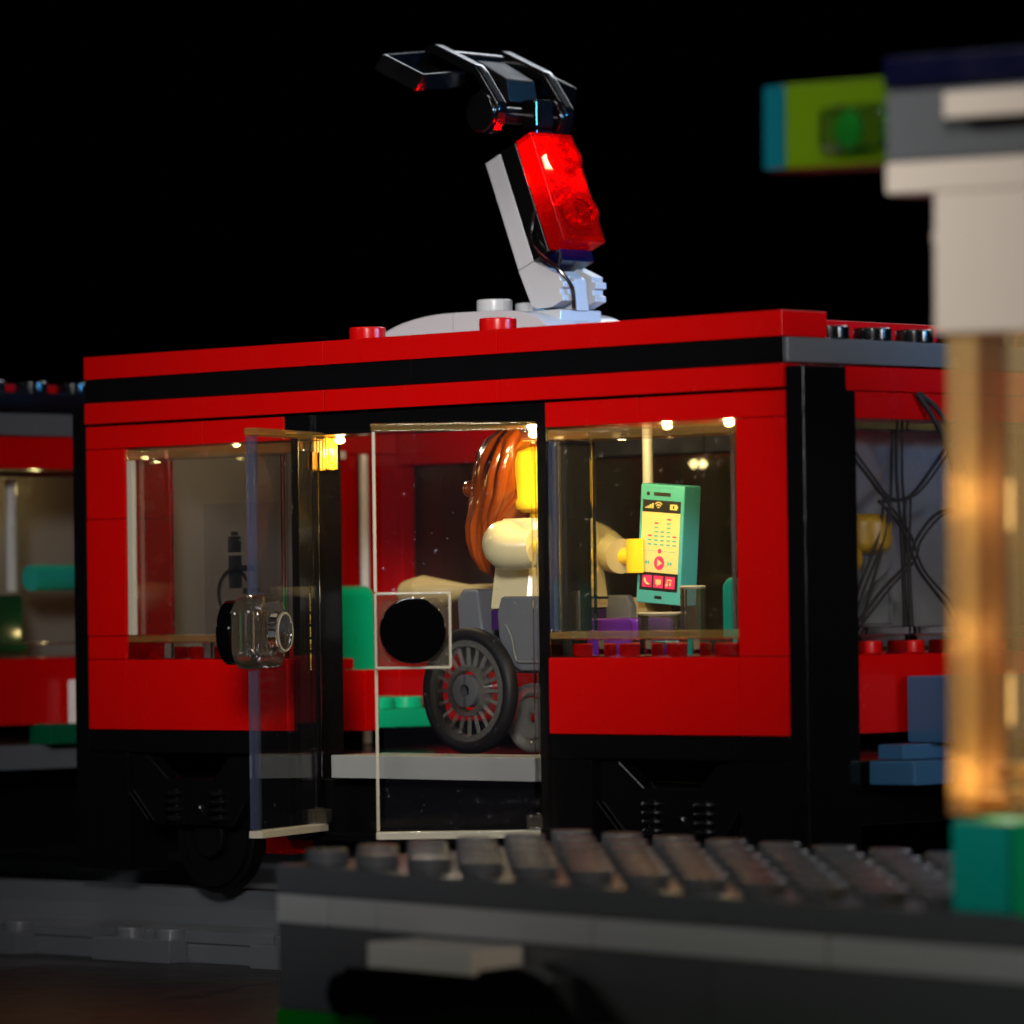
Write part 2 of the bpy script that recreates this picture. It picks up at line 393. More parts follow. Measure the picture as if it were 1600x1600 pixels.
# door frame
m_ = MB()
m_.box(5.01, 10.99, .10, .98, 4.86, 5.21, blk, .02); m_.box(4.86, 5.6, .02, .1, 4.86, 5.2, blk, .01)
m_.box(5.02, 5.2, .12, 1.1, -1.64, 4.85, blk, .02); m_.box(10.78, 10.99, .02, .95, -1.64, 5.2, blk, .015)
m_.box(5.02, 10.99, -.06, .5, -1.78, -1.65, blk, .01)
tp(m_, 'door_frame')
m_ = MB(); am = plastic('painted_amber_reflection', (.85, .38, .02), .12, .0, .6, dust=0)  # rods added to stand in for the LED's amber reflection on the jamb
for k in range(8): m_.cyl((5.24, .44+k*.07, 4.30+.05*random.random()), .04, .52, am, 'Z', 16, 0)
tp(m_, 'amber_reflection')
# bogies
def bogie(x):
    m_ = MB()
    out = [(1.05, -.41), (1.42, -.41), (1.95, -.81), (3.11, -.81), (3.47, -.45), (3.99, -.41), (3.99, -1.05), (3.55, -1.6), (1.6, -1.6), (1.05, -1.05)]
    m_.prism([(x+u, v) for u, v in out], 'Y', .06, .34, blk, .025)
    for u in ((1.42, .0), (1.56, .0)):
        m_.tube([(x+u[0]-.45, .03, -1.03), (x+u[0]+.05, .03, -1.52)], .008, M['black_matt'], k=8, smooth=1)
    m_.box(x+1.0, x+4.0, .4, .8, -1.5, -.9, blk, .03)
    o = tp(m_, 'bogie')
    for c in (2.13, 3.22):
        m2 = MB(); m2.cyl((x+c, .10, -1.55), .09, .56, M['black'], bev=0)
        for i in range(4): m2.torus((x+c, .06, -1.06-.137*i), .15, .042, M['black'], 'Z', 28, 8)
        m2.build('spring', o)
    m3 = MB(); m3.cyl((x+2.78, .36, -1.78), .96, .30, M['void'], 'Y', 64); m3.ring((x+2.78, .30, -1.78), .86, .74, .06, M['void'], 'Y'); m3.cyl((x+2.78, .2, -1.78), .36, .12, M['void'], 'Y')
    m3.build('wheel', o)
    m4 = MB(); m4.tube([(x+2.62, .05, -1.24), (x+2.78, .04, -1.28), (x+2.88, .05, -1.42)], .03, blk, 8); m4.build('axle_cap', o)
    m5 = MB(); m5.cyl((x+2.78, 6.9, -1.78), .98, .30, M['black'], 'Y', 64); m5.build('wheel', o)
bogie(0); bogie(11)
m_ = MB(); m_.box(4.1, 4.75, .3, .8, -2.05, -1.72, M['tred'], .03); tp(m_, 'red_lamp_block', label='small transparent dark red block under the tram beside the door')

# clear windows of the front wall
def window(x0):
    m_ = MB(); c = M['clear']
    m_.box(x0+.02, x0+3.98, .02, .96, 4.60, 4.77, M['edge'], .025)
    m_.box(x0+.02, x0+.17, .02, .12, 1.61, 4.59, M['lit_edge'] if x0 < 5 else M['blue_edge'], .025); m_.box(x0+.02, x0+.17, .125, .96, 1.61, 4.59, c, .01); m_.box(x0+3.86, x0+3.98, .02, .96, 1.61, 4.59, c, .025)
    m_.box(x0+.02, x0+3.98, .02, .96, 1.49, 1.60, M['edge'], .02)
    m_.box(x0+.02, x0+3.98, .015, .09, 1.215, 1.485, c, .02)
    for i in range(1, 4): m_.box(x0+i-.13, x0+i+.13, .12, .9, 1.22, 1.48, c, .02)
    o = tp(m_, 'window')
    m2 = MB(); m2.box(x0+.18, x0+3.85, .12, .16, 1.62, 4.59, M['pane'], 0); m2.build('pane', o)
window(1); window(11)
# wheelchair symbol on a clear sheet inside the left window
m_ = MB(); I = M['ink']; yy = .215
m_.box(2.75, 4.55, .225, .235, 1.35, 3.80, pane_mat('clear_sticker_sheet', (.93, .92, .92), .012, .2, .2), 0)
sx, sz = 3.53, 0
m_.box(sx-.16, sx+.16, .2, .22, 2.98, 3.25, I, .008); m_.box(sx-.08, sx+.08, .2, .22, 3.26, 3.33, I, .005)
m_.box(sx-.15, sx+.17, .2, .22, 2.38, 2.93, I, .008); m_.box(sx+.18, sx+.50, .2, .22, 2.66, 2.76, I, .004)
m_.ring((sx-.02, .2, 2.30), .42, .35, .02, I, 'Y', 48, 70, 330)
m_.box(sx+.2, sx+.6, .2, .22, 2.28, 2.38, I, .004); m_.box(sx+.52, sx+.6, .2, .22, 2.0, 2.28, I, .004)
tp(m_, 'wheelchair_symbol', label='black wheelchair symbol on a clear sheet inside the left window')

# doors: hinge at origin, door runs along local +x, outside face -y
def door(hx, hy, ang, flip, lbl):
    L, t0 = (2.56 if flip else 2.72), .16
    o = MB(); c = M['clear']; W = Matrix.Translation((hx, hy, 0)) @ Matrix.Rotation(ang, 4, 'Z')
    em = M['lit_edge'] if flip else M['blue_edge']   # outside is local -y for the left leaf, +y for the right one
    def bx(m_, x0, x1, y0, y1, z0, z1, m, b=.02):
        if flip: y0, y1 = -y1, -y0
        m_.box(x0, x1, y0, y1, z0, z1, m, b, M4=W)
    bx(o, -.02, L, -.02, t0+.06, 4.78, 4.90, M['edge']); bx(o, -.02, L, -.02, t0+.06, -1.62, -1.50, M['lit_edge'])
    bx(o, -.06, .20, -.06, t0+.10, 4.60, 4.77, M['knob']); bx(o, -.06, .20, -.06, t0+.10, -1.49, -1.26, M['knob'])
    ew = .06 if flip else .13
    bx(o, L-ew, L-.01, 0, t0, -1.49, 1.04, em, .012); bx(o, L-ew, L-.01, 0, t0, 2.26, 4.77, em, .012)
    bx(o, -.02, .06, 0.02, t0-.02, -1.25, 4.59, c, .02)
    d = tp(o, 'door', label=lbl)
    q = MB(); bx(q, .07, L-.14, .05, .10, -1.49, 4.77, M['doorpane'], 0); q.build('pane', d)
    if not flip:   # tiny moulded lettering running down the hinge edge
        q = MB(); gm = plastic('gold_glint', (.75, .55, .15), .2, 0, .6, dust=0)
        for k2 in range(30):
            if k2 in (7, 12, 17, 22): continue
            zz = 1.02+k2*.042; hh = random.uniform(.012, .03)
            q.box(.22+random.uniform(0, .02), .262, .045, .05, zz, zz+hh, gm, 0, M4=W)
        q.build('moulded_lettering', d)
    # knob: clear square brick gripping the leaf, black round tile outside, clear stud inside
    k = MB(); s1 = -1 if not flip else 1
    zc, xc = 1.65, L-.62
    def oct_(y0, y1, m, r=.60):
        pts = [(xc-r, zc-r+.1), (xc-r+.1, zc-r), (xc+r-.1, zc-r), (xc+r, zc-r+.1), (xc+r, zc+r-.1), (xc+r-.1, zc+r), (xc-r+.1, zc+r), (xc-r, zc+r-.1)]
        k.prism(pts, 'Y', min(y0, y1), max(y0, y1), m, .02, M4=W)
    yo = -1 if not flip else 1
    
    if flip: oct_(yo*.34, yo*-.02, M['knob']); oct_(yo*-.03, yo*-.20, M['knob'], .50)
    else:
        k.prism([(xc-.60, zc-.36), (xc-.36, zc-.60), (xc+.36, zc-.60), (xc+.60, zc-.36), (xc+.60, zc+.36), (xc+.36, zc+.60), (xc-.36, zc+.60), (xc-.60, zc+.36)], 'Y', -.34, .20, M['knob'], .13, M4=W)
        k.box(xc-.40, xc+.40, -.22, .12, zc-.40, zc+.40, c, .12, M4=W)
        k.torus((xc, .38, zc), .30, .022, M['lit_edge'], 'Y', 48, 10, M4=W)  # ring added as a painted highlight on the clear knob
    for a_, b_ in () if not flip else (((-.58, -.58), (.58, -.58)), ((.58, -.58), (.58, .58)), ((.58, .58), (-.58, .58)), ((-.58, .58), (-.58, -.58))):  # tubes along the square paint its lit edges
        for yy, mm in ((yo*.335, M['lit_edge']), (yo*-.02, M['edge'])): k.tube([(xc+a_[0], yy, zc+a_[1]), (xc+b_[0], yy, zc+b_[1])], .022, mm, 8, 1, M4=W)
    k.cyl((xc, .20 if not flip else -.41, zc), .33, .20, c, 'Y', M4=W)
    k.build('knob', d)
    q = MB(); y0 = -.60 if not flip else .36
    q.cyl((xc, y0, zc), .52, .24, M['ebony'], 'Y', n=64, bev=.02, M4=W); q.build('button', d)
    return d
door(5.76, -.10, R(-66), False, 'left clear door leaf swung wide out')
door(10.86, -.10, R(180+45), True, 'right clear door leaf half open with round black button facing out')

# grab poles and LED lights
for x, y, z1 in ((.75, 5.9, 4.78), (8.54, 5.0, 5.2)):
    m_ = MB(); m_.cyl((x, y, -.4), .085, z1+.4, M['white'], bev=0); 
    if z1 == 4.78: m_.box(x-.12, x-.08, 5.2, 5.55, 4.70, 4.84, M['white'], .05)
    tp(m_, 'grab_pole')
for x, y in ((8.85, 1.95), (10.5, .78), (5.5, .8), (12.45, 1.25), (13.75, 1.25)):
    m_ = MB(); m_.ball((x, y, 4.80), .085, .085, .06, M['led'], 20); m_.box(x-.2, x+.2, y-.12, y+.12, 4.85, 4.90, M['black'], .01)
    tp(m_, 'ceiling_light')
# seats (clipped in, part of the car)
def seat(x, y, mat, lab=None, hw=.98, bl=1.9):
    m_ = MB()
    m_.prism([(x-.12, .1), (x-.12, 2.30), (x-.02, 2.42), (x+.12, 2.42), (x+.26, 2.30), (x+.30, .5), (x+.30, .1)], 'Y', y-hw, y+hw, mat, .07)
    m_.box(x+.31, x+bl, y-hw, y+hw, -.06, .26, mat, .03)
    for i in (0, 1):
        for j in (-.5, .5): m_.stud(x+.66+i*.70, y+j*hw, .26, mat)
    return tp(m_, 'seat', label=lab)
seat(1.35, 4.62, M['green'], 'green seat at the left end of the tram', .70, 1.72); seat(12.60, 3.4, plastic('dark_teal_plastic', (.0, .15, .115), .3), 'teal seat behind the phone')
m_ = MB(); m_.box(1.9, 3.17, 3.55, 3.86, -.1, .96, red, .03); m_.box(1.9, 2.62, 3.58, 3.82, .965, 1.16, red, .03); tp(m_, 'seat_side')
m_ = MB(); m_.box(1.0, 1.8, 5.7, 6.9, .3, .98, red, .03); tp(m_, 'seat_side')

# roof dome and pantograph
m_ = MB(); lg = M['lgrey']
arc = [(4.02+1.94*(1-math.cos(a)), 6.40+.56*math.sin(a)) for a in [R(90*i/14) for i in range(0, 15)]]
m_.prism(arc+[(5.96, 6.4)], 'Y', 3.0, 5.0, lg, .010)
arc2 = [(7.25+1.02*math.sin(a), 6.40+.53*math.cos(a)) for a in [R(90*i/14) for i in range(0, 15)]]
m_.prism([(5.98, 6.4), (5.98, 6.96), (6.9, 6.95)]+arc2, 'Y', 3.0, 5.0, lg, .010)
m_.box(7.25, 8.0, 3.5, 4.5, 6.5, 6.94, lg, .03)
m_.stud(6.47, 3.5, 6.96, lg); m_.stud(6.40, 4.5, 6.94, lg)
tp(m_, 'roof_dome')
pan = MB()
# click hinge: two finger plates rising from the dome
hp = [(7.04, 7.62), (7.39, 7.76), (7.72, 7.62), (8.0, 7.50), (8.0, 7.42), (8.08, 7.40), (8.08, 7.30), (8.0, 7.28), (8.0, 7.20), (8.07, 7.17), (8.07, 7.08), (7.95, 7.04), (7.8, 6.98), (7.45, 6.96), (7.33, 7.03)]
pan.prism(hp, 'Y', 3.5, 3.76, lg, .012); pan.prism([(u+.02, v) for u, v in hp], 'Y', 4.26, 4.52, lg, .012)
pan.prism([(7.35, 6.92), (8.05, 6.92), (7.98, 7.45), (7.75, 7.6), (7.5, 7.5)], 'Y', 3.86, 4.16, lg, .03)
# tilted sandwich of plates: frame u = down the arm, n = towards the red plate
o0 = Vector((6.29, 0, 9.48)); du = Vector((.75, 0, -1.86)).normalized(); dn = Vector((du.z*-1, 0, du.x)).normalized()
def slab(mb, n0, n1, u0, u1, y0, y1, m, b=.02):
    A = [o0+dn*n0+du*u0, o0+dn*n1+du*u0, o0+dn*n1+du*u1, o0+dn*n0+du*u1]
    mb.prism([(p.x, p.z) for p in A], 'Y', y0, y1, m, b)
slab(pan, 0, .38, 0, 2.0, 3.5, 4.5, lg)
P0 = tp(pan, 'pantograph')
pb = MB(); slab(pb, .385, .77, -.02, 2.0, 3.5, 4.5, blk); slab(pb, .45, .9, 2.0, 2.22, 3.62, 4.4, M['navy'], .02)
ax = o0+dn*.58-du*.02
pb.box(6.90, 7.22, 3.80, 4.20, 9.55, 10.02, blk, .03); pb.box(6.88, 7.24, 3.76, 4.22, 10.02, 10.52, blk, .06)
pb.build('arm_plate', P0)
# black head: two bent side cheeks, two cross bars, a tray each side
def cheek(y):
    pts = [(5.34, 11.42), (5.44, 11.53), (5.60, 11.53), (6.58, 11.09), (6.68, 10.98), (7.10, 10.42), (7.12, 10.28), (6.95, 9.94), (6.86, 9.90), (6.58, 9.98), (6.42, 10.18), (6.40, 10.45), (6.72, 10.72), (6.50, 10.93), (5.44, 11.32)]
    return [(a, b) for a, b in pts], y
hd = MB()
for y in (3.0, 4.62):
    pts, _ = cheek(y); hd.prism(pts, 'Y', y, y+.24, blk, .045)
    hd.cyl((6.72, y-.06, 10.28), .34, .36, blk, 'Y', 48, .05)
hd.cyl((6.78, 3.24, 10.26), .155, 1.38, blk, 'Y', 32, .0)
hd.cyl((5.62, 3.24, 11.30), .14, 1.38, blk, 'Y', 32, .0)
hd.prism([(5.9, 11.28), (6.62, 10.90), (6.70, 10.5), (6.55, 10.5), (6.4, 10.84), (5.9, 11.12)], 'Y', 3.7, 4.4, M['black_matt'], .04)
def tray(y0, y1, dz0, dz1):
    # open-topped shallow tray; cheek edge at y0, outer edge at y1
    def V(x, z, y):
        t = (y-y0)/(y1-y0); return Vector((x-.04*t, y, z+dz0*(1-t)+dz1*t))
    lo = .28; th = .085
    A = (5.42, 11.43); B = (6.40, 10.99)
    import itertools
    b = bmesh.new()
    d = Vector((B[0]-A[0], 0, B[1]-A[1])).normalized(); nn = Vector((-d.z, 0, d.x)); nn = nn if nn.z < 0 else -nn
    ys = (y0, y1); s_ = 1 if y1 > y0 else -1
    def q(a, yy, k):
        base = Vector((A[0], 0, A[1])) if a == 0 else Vector((B[0], 0, B[1]))
        v = V(base.x, base.z, yy); return v
    outer = [q(0, y0, 0), q(1, y0, 0), q(1, y1, 0), q(0, y1, 0)]
    inner = [outer[0]+d*th, outer[1]-d*th, outer[2]-d*th-Vector((0, s_*th, 0)), outer[3]+d*th-Vector((0, s_*th, 0))]
    rings = [[p+nn*lo*1.05+ (Vector((0, s_*.10, 0)) if i in (2, 3) else Vector()) for i, p in enumerate(outer)], outer, inner, [p+nn*lo*.72 for p in inner]]
    rows = [[b.verts.new(p) for p in r] for r in rings]
    for i in range(3):
        for j in range(4): b.faces.new((rows[i][j], rows[i][(j+1) % 4], rows[i+1][(j+1) % 4], rows[i+1][j]))
    b.faces.new(rows[0][::-1]); b.faces.new(rows[3])
    bmesh.ops.recalc_face_normals(b, faces=b.faces)
    bmesh.ops.bevel(b, geom=list(b.edges), offset=.018, segments=2, affect='EDGES')
    hd._in(b, blk)
tray(3.0, 2.0, 0, -.12); tray(4.86, 5.7, 0, -.10)
hd.build('contact_head', P0)
rp = MB(); T_ = M['tred']
# clear red plate: shell with hollow back so the inside reads
TG = glass('red_glass', (1, .02, .015), .02, 1.45); TS = tinted('red_plate_wall', (1, .03, .02), (.7, .006, .005), .24)
def rslab(n0, n1, u0, u1, y0, y1, m=None, b=.015): slab(rp, n0, n1, u0, u1, y0, y1, m or TS, b)
rslab(1.10, 1.17, .07, 1.89, 3.59, 4.41, T_, .01)
rslab(.785, 1.17, -.02, .065, 3.5, 4.5, TS); rslab(.785, 1.17, 1.895, 1.98, 3.5, 4.5, TS)
rslab(.785, 1.17, .07, 1.89, 3.5, 3.585, TS); rslab(.785, 1.17, .07, 1.89, 4.415, 4.5, TS)
Rm = Matrix((dn.to_4d(), Vector((0, 1, 0, 0)), (-du).to_4d(), Vector((0, 0, 0, 1)))).transposed().to_3x3().to_4x4()
for uu in (.48, 1.48):
    Mx = Matrix.Translation(o0+dn*1.18+du*uu+Vector((0, 4.0, 0))) @ Rm
    rp.ring((0, 0, 0), .31, .24, .20, TS, 'X', 48, M4=Mx); rp.cyl((0, 0, 0), .235, .15, TG, 'X', 36, .02, M4=Mx)
    rp.ring((.155, 0, 0), .12, .07, .02, TS, 'X', 32, M4=Mx)
rp.ring((0, 0, 0), .19, .12, .26, TS, 'X', 32, M4=Matrix.Translation(o0+dn*.82+du*.98+Vector((0, 4.0, 0))) @ Rm)
rp.build('red_lamp', P0)
lc = o0+dn*.88+du*.50+Vector((0, 3.92, 0))
rb = MB(); rb.box(.22, .29, -.22, .04, -.10, .12, M['rled'], .02, M4=Matrix.Translation(lc) @ Rm.to_3x3().to_4x4()); rb.build('led_chip', P0)
l2 = o0+dn*1.62+du*.42+Vector((0, 3.9, 0))
lamp('red_led_lamp', tuple(o0+dn*.95+du*.34+Vector((0, 3.95, 0))), 8, (1, .02, .01), .05)
lamp('red_led_lamp', tuple(o0+dn*.9+du*1.1+Vector((0, 4.0, 0))), 1.5, (1, .02, .01), .05)
wr = MB(); wr.tube([(7.45, 3.49, 8.6), (7.42, 3.42, 8.15), (7.62, 3.40, 7.88), (7.95, 3.5, 7.62), (8.12, 3.66, 7.30), (8.10, 3.72, 6.95)], .035, M['black'], 8)
wr.tube([(7.9, 3.62, 7.9), (7.88, 3.6, 7.7), (7.86, 3.6, 7.4)], .03, M['black'], 8)
wr.build('wire', P0)

# loose cables hanging inside and outside the glazed end
cpts = [
 [(16.05, 3.02, 5.2), (16.12, 3.3, 4.85), (16.15, 3.65, 4.3), (16.1, 3.95, 3.5), (16.05, 4.1, 2.8)],
 [(16.05, 3.1, 5.2), (16.12, 3.45, 4.95), (16.15, 3.8, 4.5), (16.2, 4.3, 3.6)],
 [(15.80, 2.75, 5.0), (15.80, 2.7, 4.2), (15.80, 2.6, 3.2), (15.76, 2.3, 2.4), (15.7, 1.9, 1.3)],
 [(15.76, 2.9, 5.0), (15.76, 2.85, 4.0), (15.76, 2.95, 3.0), (15.76, 3.0, 1.3)],
 [(15.80, 1.5, 4.45), (15.80, 2.1, 3.95), (15.80, 2.55, 3.60), (15.80, 3.1, 3.62), (15.80, 3.7, 4.1), (15.80, 4.2, 4.6)],
 [(15.76, 4.6, 3.5), (15.76, 3.8, 3.35), (15.76, 3.3, 2.95), (15.76, 3.1, 2.6), (15.76, 2.5, 2.2), (15.72, 1.7, 1.5)],
 [(15.80, 2.5, 3.6), (15.80, 2.35, 3.0), (15.78, 1.9, 2.2), (15.76, 1.5, 1.4)],
 [(15.78, 2.4, 3.55), (15.80, 2.95, 3.1), (15.80, 3.3, 2.5), (15.78, 4.0, 1.9), (15.76, 4.5, 1.3)],
 [(15.72, 3.1, 3.6), (15.72, 3.05, 2.5), (15.72, 3.15, 1.3)],
]
cl = ['black cable looping out from under the end lintel, inner strand', 'black cable looping out from under the end lintel, outer strand',
 'thin dark cable falling down the end window and bending to its lower left corner', 'thin dark cable hanging almost straight down the middle of the end window',
 'thin dark cable sagging across the upper half of the end window', 'thin dark cable sweeping from the amber column down to the window foot',
 'thin dark cable slanting in front of the yellow figure head', 'thin dark cable slanting from mid window down towards the amber column', 'short dark cable hanging beside the straight middle cable']
for i, (pp, lb) in enumerate(zip(cpts, cl)):
    m_ = MB(); m_.tube(pp, .042 if i < 2 else .028, M['cable'], 8)
    if 2 < i: m_.tube([(a+.03, b+.10+.04*math.sin(3*k), c+.03*math.cos(4*k)) for k, (a, b, c) in enumerate(pp)], .022, M['cable'], 8)
    tag(m_.build('cable'), lb, 'cable', 'cables behind and over the tram end window')
# yellow figure seen behind the end glass
yf = empty('toy_figure', 'yellow headed toy figure half hidden behind cables at the right end window', 'toy figure', (15.4, 2.05, 1.65))
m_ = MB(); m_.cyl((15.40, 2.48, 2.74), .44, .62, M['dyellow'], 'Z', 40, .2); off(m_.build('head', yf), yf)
m_ = MB(); m_.ball((15.62, 1.95, 2.66), .13, .2, .2, M['dyellow']); off(m_.build('hand', yf), yf)
m_ = MB(); m_.prism([(1.9, 1.65), (3.1, 1.65), (2.9, 2.70), (2.0, 2.70)], 'X', 15.0, 15.5, M['mgrey'], .04); off(m_.build('torso', yf), yf)
# sand-blue coupling blocks outside the end
cb = empty('coupling_block', 'stack of sand blue bricks at the foot of the tram end by the amber column', 'toy brick', (16.6, 3, -.8))
m_ = MB(); m_.box(16.1, 17.0, 2.62, 4.4, -.16, .86, M['blue'], .03); off(m_.build('upper_brick', cb), cb)
m_ = MB(); m_.box(16.1, 16.6, 1.92, 4.6, -.40, -.17, M['blue'], .02); m_.box(16.1, 17.0, 1.7, 5.6, -.78, -.41, M['blue'], .03); off(m_.build('lower_plate', cb), cb)

# ------------------------------------------------------------ second car, only its end shows at the left
c2 = empty('tram_car', 'second tram car cut off by the left frame edge, its glazed end showing', 'tram', (-8, 4, -2.7))
def cp(mb, name): return off(mb.build(name, c2), c2)
m_ = MB(); m_.box(-4.5, -4, 0, 8, 5.22, 5.62, M['dgrey'], .02); m_.box(-4.5, -4, 0, 8, 4.62, 5.2, red, .02); m_.box(-4.5, -4, 0, 8, 0, 1.2, red, .02)
m_.box(-12, -4.5, 0, .9, 0, 1.4, red, .02); m_.box(-12, -4.5, 0, .9, 4.7, 5.6, red, .02); m_.box(-12, -4.5, 7.1, 8, 0, 5.6, red, .02); cp(m_, 'body')
m_ = MB(); m_.box(-12, -4, 0, 8, 5.63, 6.0, M['black'], .02)
for j in range(8): m_.stud(-4.4, j+.5, 6.0, blk)
m_.box(-12, -5, 0, 8, 6.0, 6.2, red, .02); cp(m_, 'roof')
m_ = MB(); m_.box(-4.10, -4.02, .1, 3.5, 1.5, 4.6, M['pane'], 0); m_.box(-4.3, -4.0, .1, 6, 1.22, 1.48, M['clear'], .03); m_.box(-4.3, -4, .1, 6, 4.48, 4.6, M['clear'], .02); cp(m_, 'window')
m_ = MB(); m_.box(-6.5, -6.4, .9, 7, 1.2, 4.6, plastic('beige_partition', (.22, .20, .17), .5), .01); cp(m_, 'grey_partition')
m_ = MB(); m_.cyl((-4.6, 2.16, 2.4), .1, 2.05, M['white'], bev=.04); cp(m_, 'grab_pole')
m_ = MB(); m_.tube([(-4.9, 2.85, 2.66), (-4.9, 3.6, 2.66), (-4.9, 5, 2.66)], .24, M['teal'], 20, 2); cp(m_, 'handrail')
m_ = MB(); m_.box(-5.1, -4.7, 1.6, 2.5, 1.3, 2.35, plastic('bottle_green_plastic', (.0, .045, .012)), .05); cp(m_, 'seat')
m_ = MB(); m_.box(-12, -3.9, 0.6, 7.5, -.8, -.36, M['dgrey'], .02); m_.box(-12, -5, .1, 7.9, -2.3, -.81, blk, .02); cp(m_, 'floor')
m_ = MB(); m_.box(-4.2, -3.6, 2.2, 3.6, -.35, .02, plastic('deep_green_plastic', (.0, .06, .025)), .02); m_.box(-3.9, -3.6, 2.85, 3.4, -.05, .8, M['white'], .03); cp(m_, 'coupling')
lamp('led_lamp', (-5.2, 3.2, 4.3), 26, WARM, .08)
lamp('led_lamp', (-4.3, 2.7, 1.66), 6, WARM, .05)  # small lamp added to imitate an LED reflection along the sill glass

# ------------------------------------------------------------ seated toy figure
fg = empty('toy_figure', 'toy figure with long orange hair and white top sitting in the wheelchair, holding the phone', 'toy figure', (7.83, 3.3, 1.0))
def fp(mb, name, **k): return off(mb.build(name, fg, **k), fg)
FX, FY = 7.86, 3.3
wh = plastic('led_tinted_white_plastic', (.44, .38, .21), .25)  # white top with the LED's yellow light tinted into its colour
m_ = MB()
def sect(z, wy, dx0, dx1, r=.06):
    return [(FX+dx0, FY-wy+r, z), (FX+dx0+r, FY-wy, z), (FX+dx1-r, FY-wy, z), (FX+dx1, FY-wy+r, z), (FX+dx1, FY+wy-r, z), (FX+dx1-r, FY+wy, z), (FX+dx0+r, FY+wy, z), (FX+dx0, FY+wy-r, z)]
m_.loft([sect(1.98, .98, -.44, .46), sect(2.02, .985, -.45, .47), sect(3.40, .76, -.44, .44), sect(3.46, .72, -.40, .40)], wh)
# printed hem and splash on the chest
for (z0, z1, mt, e) in ((2.03, 2.10, M['tan'], .006), (2.12, 2.16, M['ink'], .008)):
    w0 = .98-.22*(z0-2)/1.4-.02
    m_.box(FX+.45, FX+.472+e, FY-w0, FY+w0, z0, z1, mt, .002)
for a in range(7):
    an = R(-80+a*38); cy_, cz_ = FY+.42+.17*math.cos(an), 2.62+.24*math.sin(an)
    m_.box(-.015, .015, -.09, .09, -.045, .045, M['skin_print'], .01, M4=Matrix.Translation((FX+.466, cy_, cz_)) @ Matrix.Rotation(an, 4, 'X'))
fp(m_, 'torso')
m_ = MB()
m_.cyl((FX+.02, FY, 3.47), .33, .12, M['yellow'], bev=0)
prof = [(.44, 3.56), (.58, 3.62), (.64, 3.74), (.64, 4.40), (.58, 4.56), (.42, 4.64), (.2, 4.66)]
m_.loft([[(FX+.03+r*math.cos(2*math.pi*i/48), FY+r*math.sin(2*math.pi*i/48), z) for i in range(48)] for r, z in prof], M['yellow'])
hx = FX+.03
for s_ in (-1, 1):   # printed eyes and smile on the front of the head
    an = s_*.33; m_.ball((hx+.635*math.cos(an), FY+.635*math.sin(an), 4.18), .02, .05, .06, M['ink'], 16)
m_.tube([(hx+.645*math.cos(a), FY+.645*math.sin(a), 3.90-.05*math.cos(a*5)) for a in (-.3, -.15, 0, .15, .3)], .014, M['ink'], 8, 3)
fp(m_, 'head')
# hair: grooved swept shell, fuller at the back, falling over the near shoulder
m_ = MB(); rings = []
lev = [ # z, cx, cy, rx, ry, front cut
 (5.04, 7.62, 3.28, .14, .16), (5.02, 7.60, 3.28, .36, .38), (4.94, 7.56, 3.28, .58, .60), (4.78, 7.50, 3.28, .76, .76), (4.55, 7.45, 3.28, .86, .85), (4.25, 7.40, 3.28, .87, .87),
 (4.0, 7.34, 3.27, .84, .86), (3.8, 7.22, 3.24, .74, .83), (3.6, 7.10, 3.2, .60, .80), (3.35, 6.98, 3.15, .46, .74), (3.1, 6.95, 3.1, .38, .66), (2.85, 6.97, 3.0, .30, .52), (2.62, 7.02, 2.92, .20, .34), (2.5, 7.06, 2.86, .07, .12)]
KN = 96
for z, cx, cy_, rx, ry in lev:
    ring = []
    for i in range(KN):
        a = 2*math.pi*i/KN
        g = 1+.045*math.sin(11*a+2.2*z)+.03*math.sin(23*a-1.5*z)+.02*math.sin(5*a+z*4)
        x = cx+rx*g*math.cos(a); y = cy_+ry*g*math.sin(a)
        if z < 4.62 and x > 7.78: x = 7.78-.25*(x-7.78)    # open at the face
        ring.append((x, y, z))
    rings.append(ring)
m_.loft(rings[::-1], M['orange'])
for k, (y, dx) in enumerate(((2.44, .0), (2.50, -.25), (2.62, -.5), (2.85, -.7), (3.1, -.83), (2.47, .18))):
    m_.tube([(7.62+dx*.3, y+.42, 4.93), (7.55+dx*.8, y+.14, 4.66), (7.48+dx, y, 4.25), (7.38+dx*.9, y+.01, 3.85), (7.18+dx*.6, y+.07, 3.45), (7.05+dx*.3, y+.2, 3.0)], [.05, .11, .13, .12, .10, .04], M['orange'], 12, 6, .7)
m_.ball((6.62, 2.75, 3.98), .16, .16, .15, M['orange'])
fp(m_, 'hair', ang=60)
def c_hand(m_, c, rz, tilt=0):
    T = Matrix.Translation(c) @ Matrix.Rotation(rz, 4, 'Z') @ Matrix.Rotation(tilt, 4, 'Y')
    m_.ring((0, 0, -.28), .30, .17, .56, M['yellow'], 'Z', 30, 50, 310, M4=T)
    m_.cyl((-.52, 0, 0), .15, .30, M['yellow'], 'X', 24, .03, M4=T)
m_ = MB(); m_.tube([(FX+.02, FY-.88, 3.06), (FX+.10, FY-1.14, 3.06), (FX+.28, FY-1.26, 2.98), (FX+.62, FY-1.26, 2.94), (FX+.90, FY-1.22, 2.96)], [.28, .37, .38, .33, .30], wh, 24, 6)
fp(m_, 'arm')
m_ = MB(); c_hand(m_, (FX+1.35, FY-1.16, 2.97), 0); fp(m_, 'hand')
m_ = MB(); m_.tube([(FX-.14, FY+.88, 3.12), (FX-.06, FY+1.08, 3.12), (FX+.18, FY+1.12, 3.0), (FX+.56, FY+.96, 2.86), (FX+.86, FY+.84, 2.82)], [.24, .31, .32, .31, .29], wh, 24, 6)
fp(m_, 'arm')
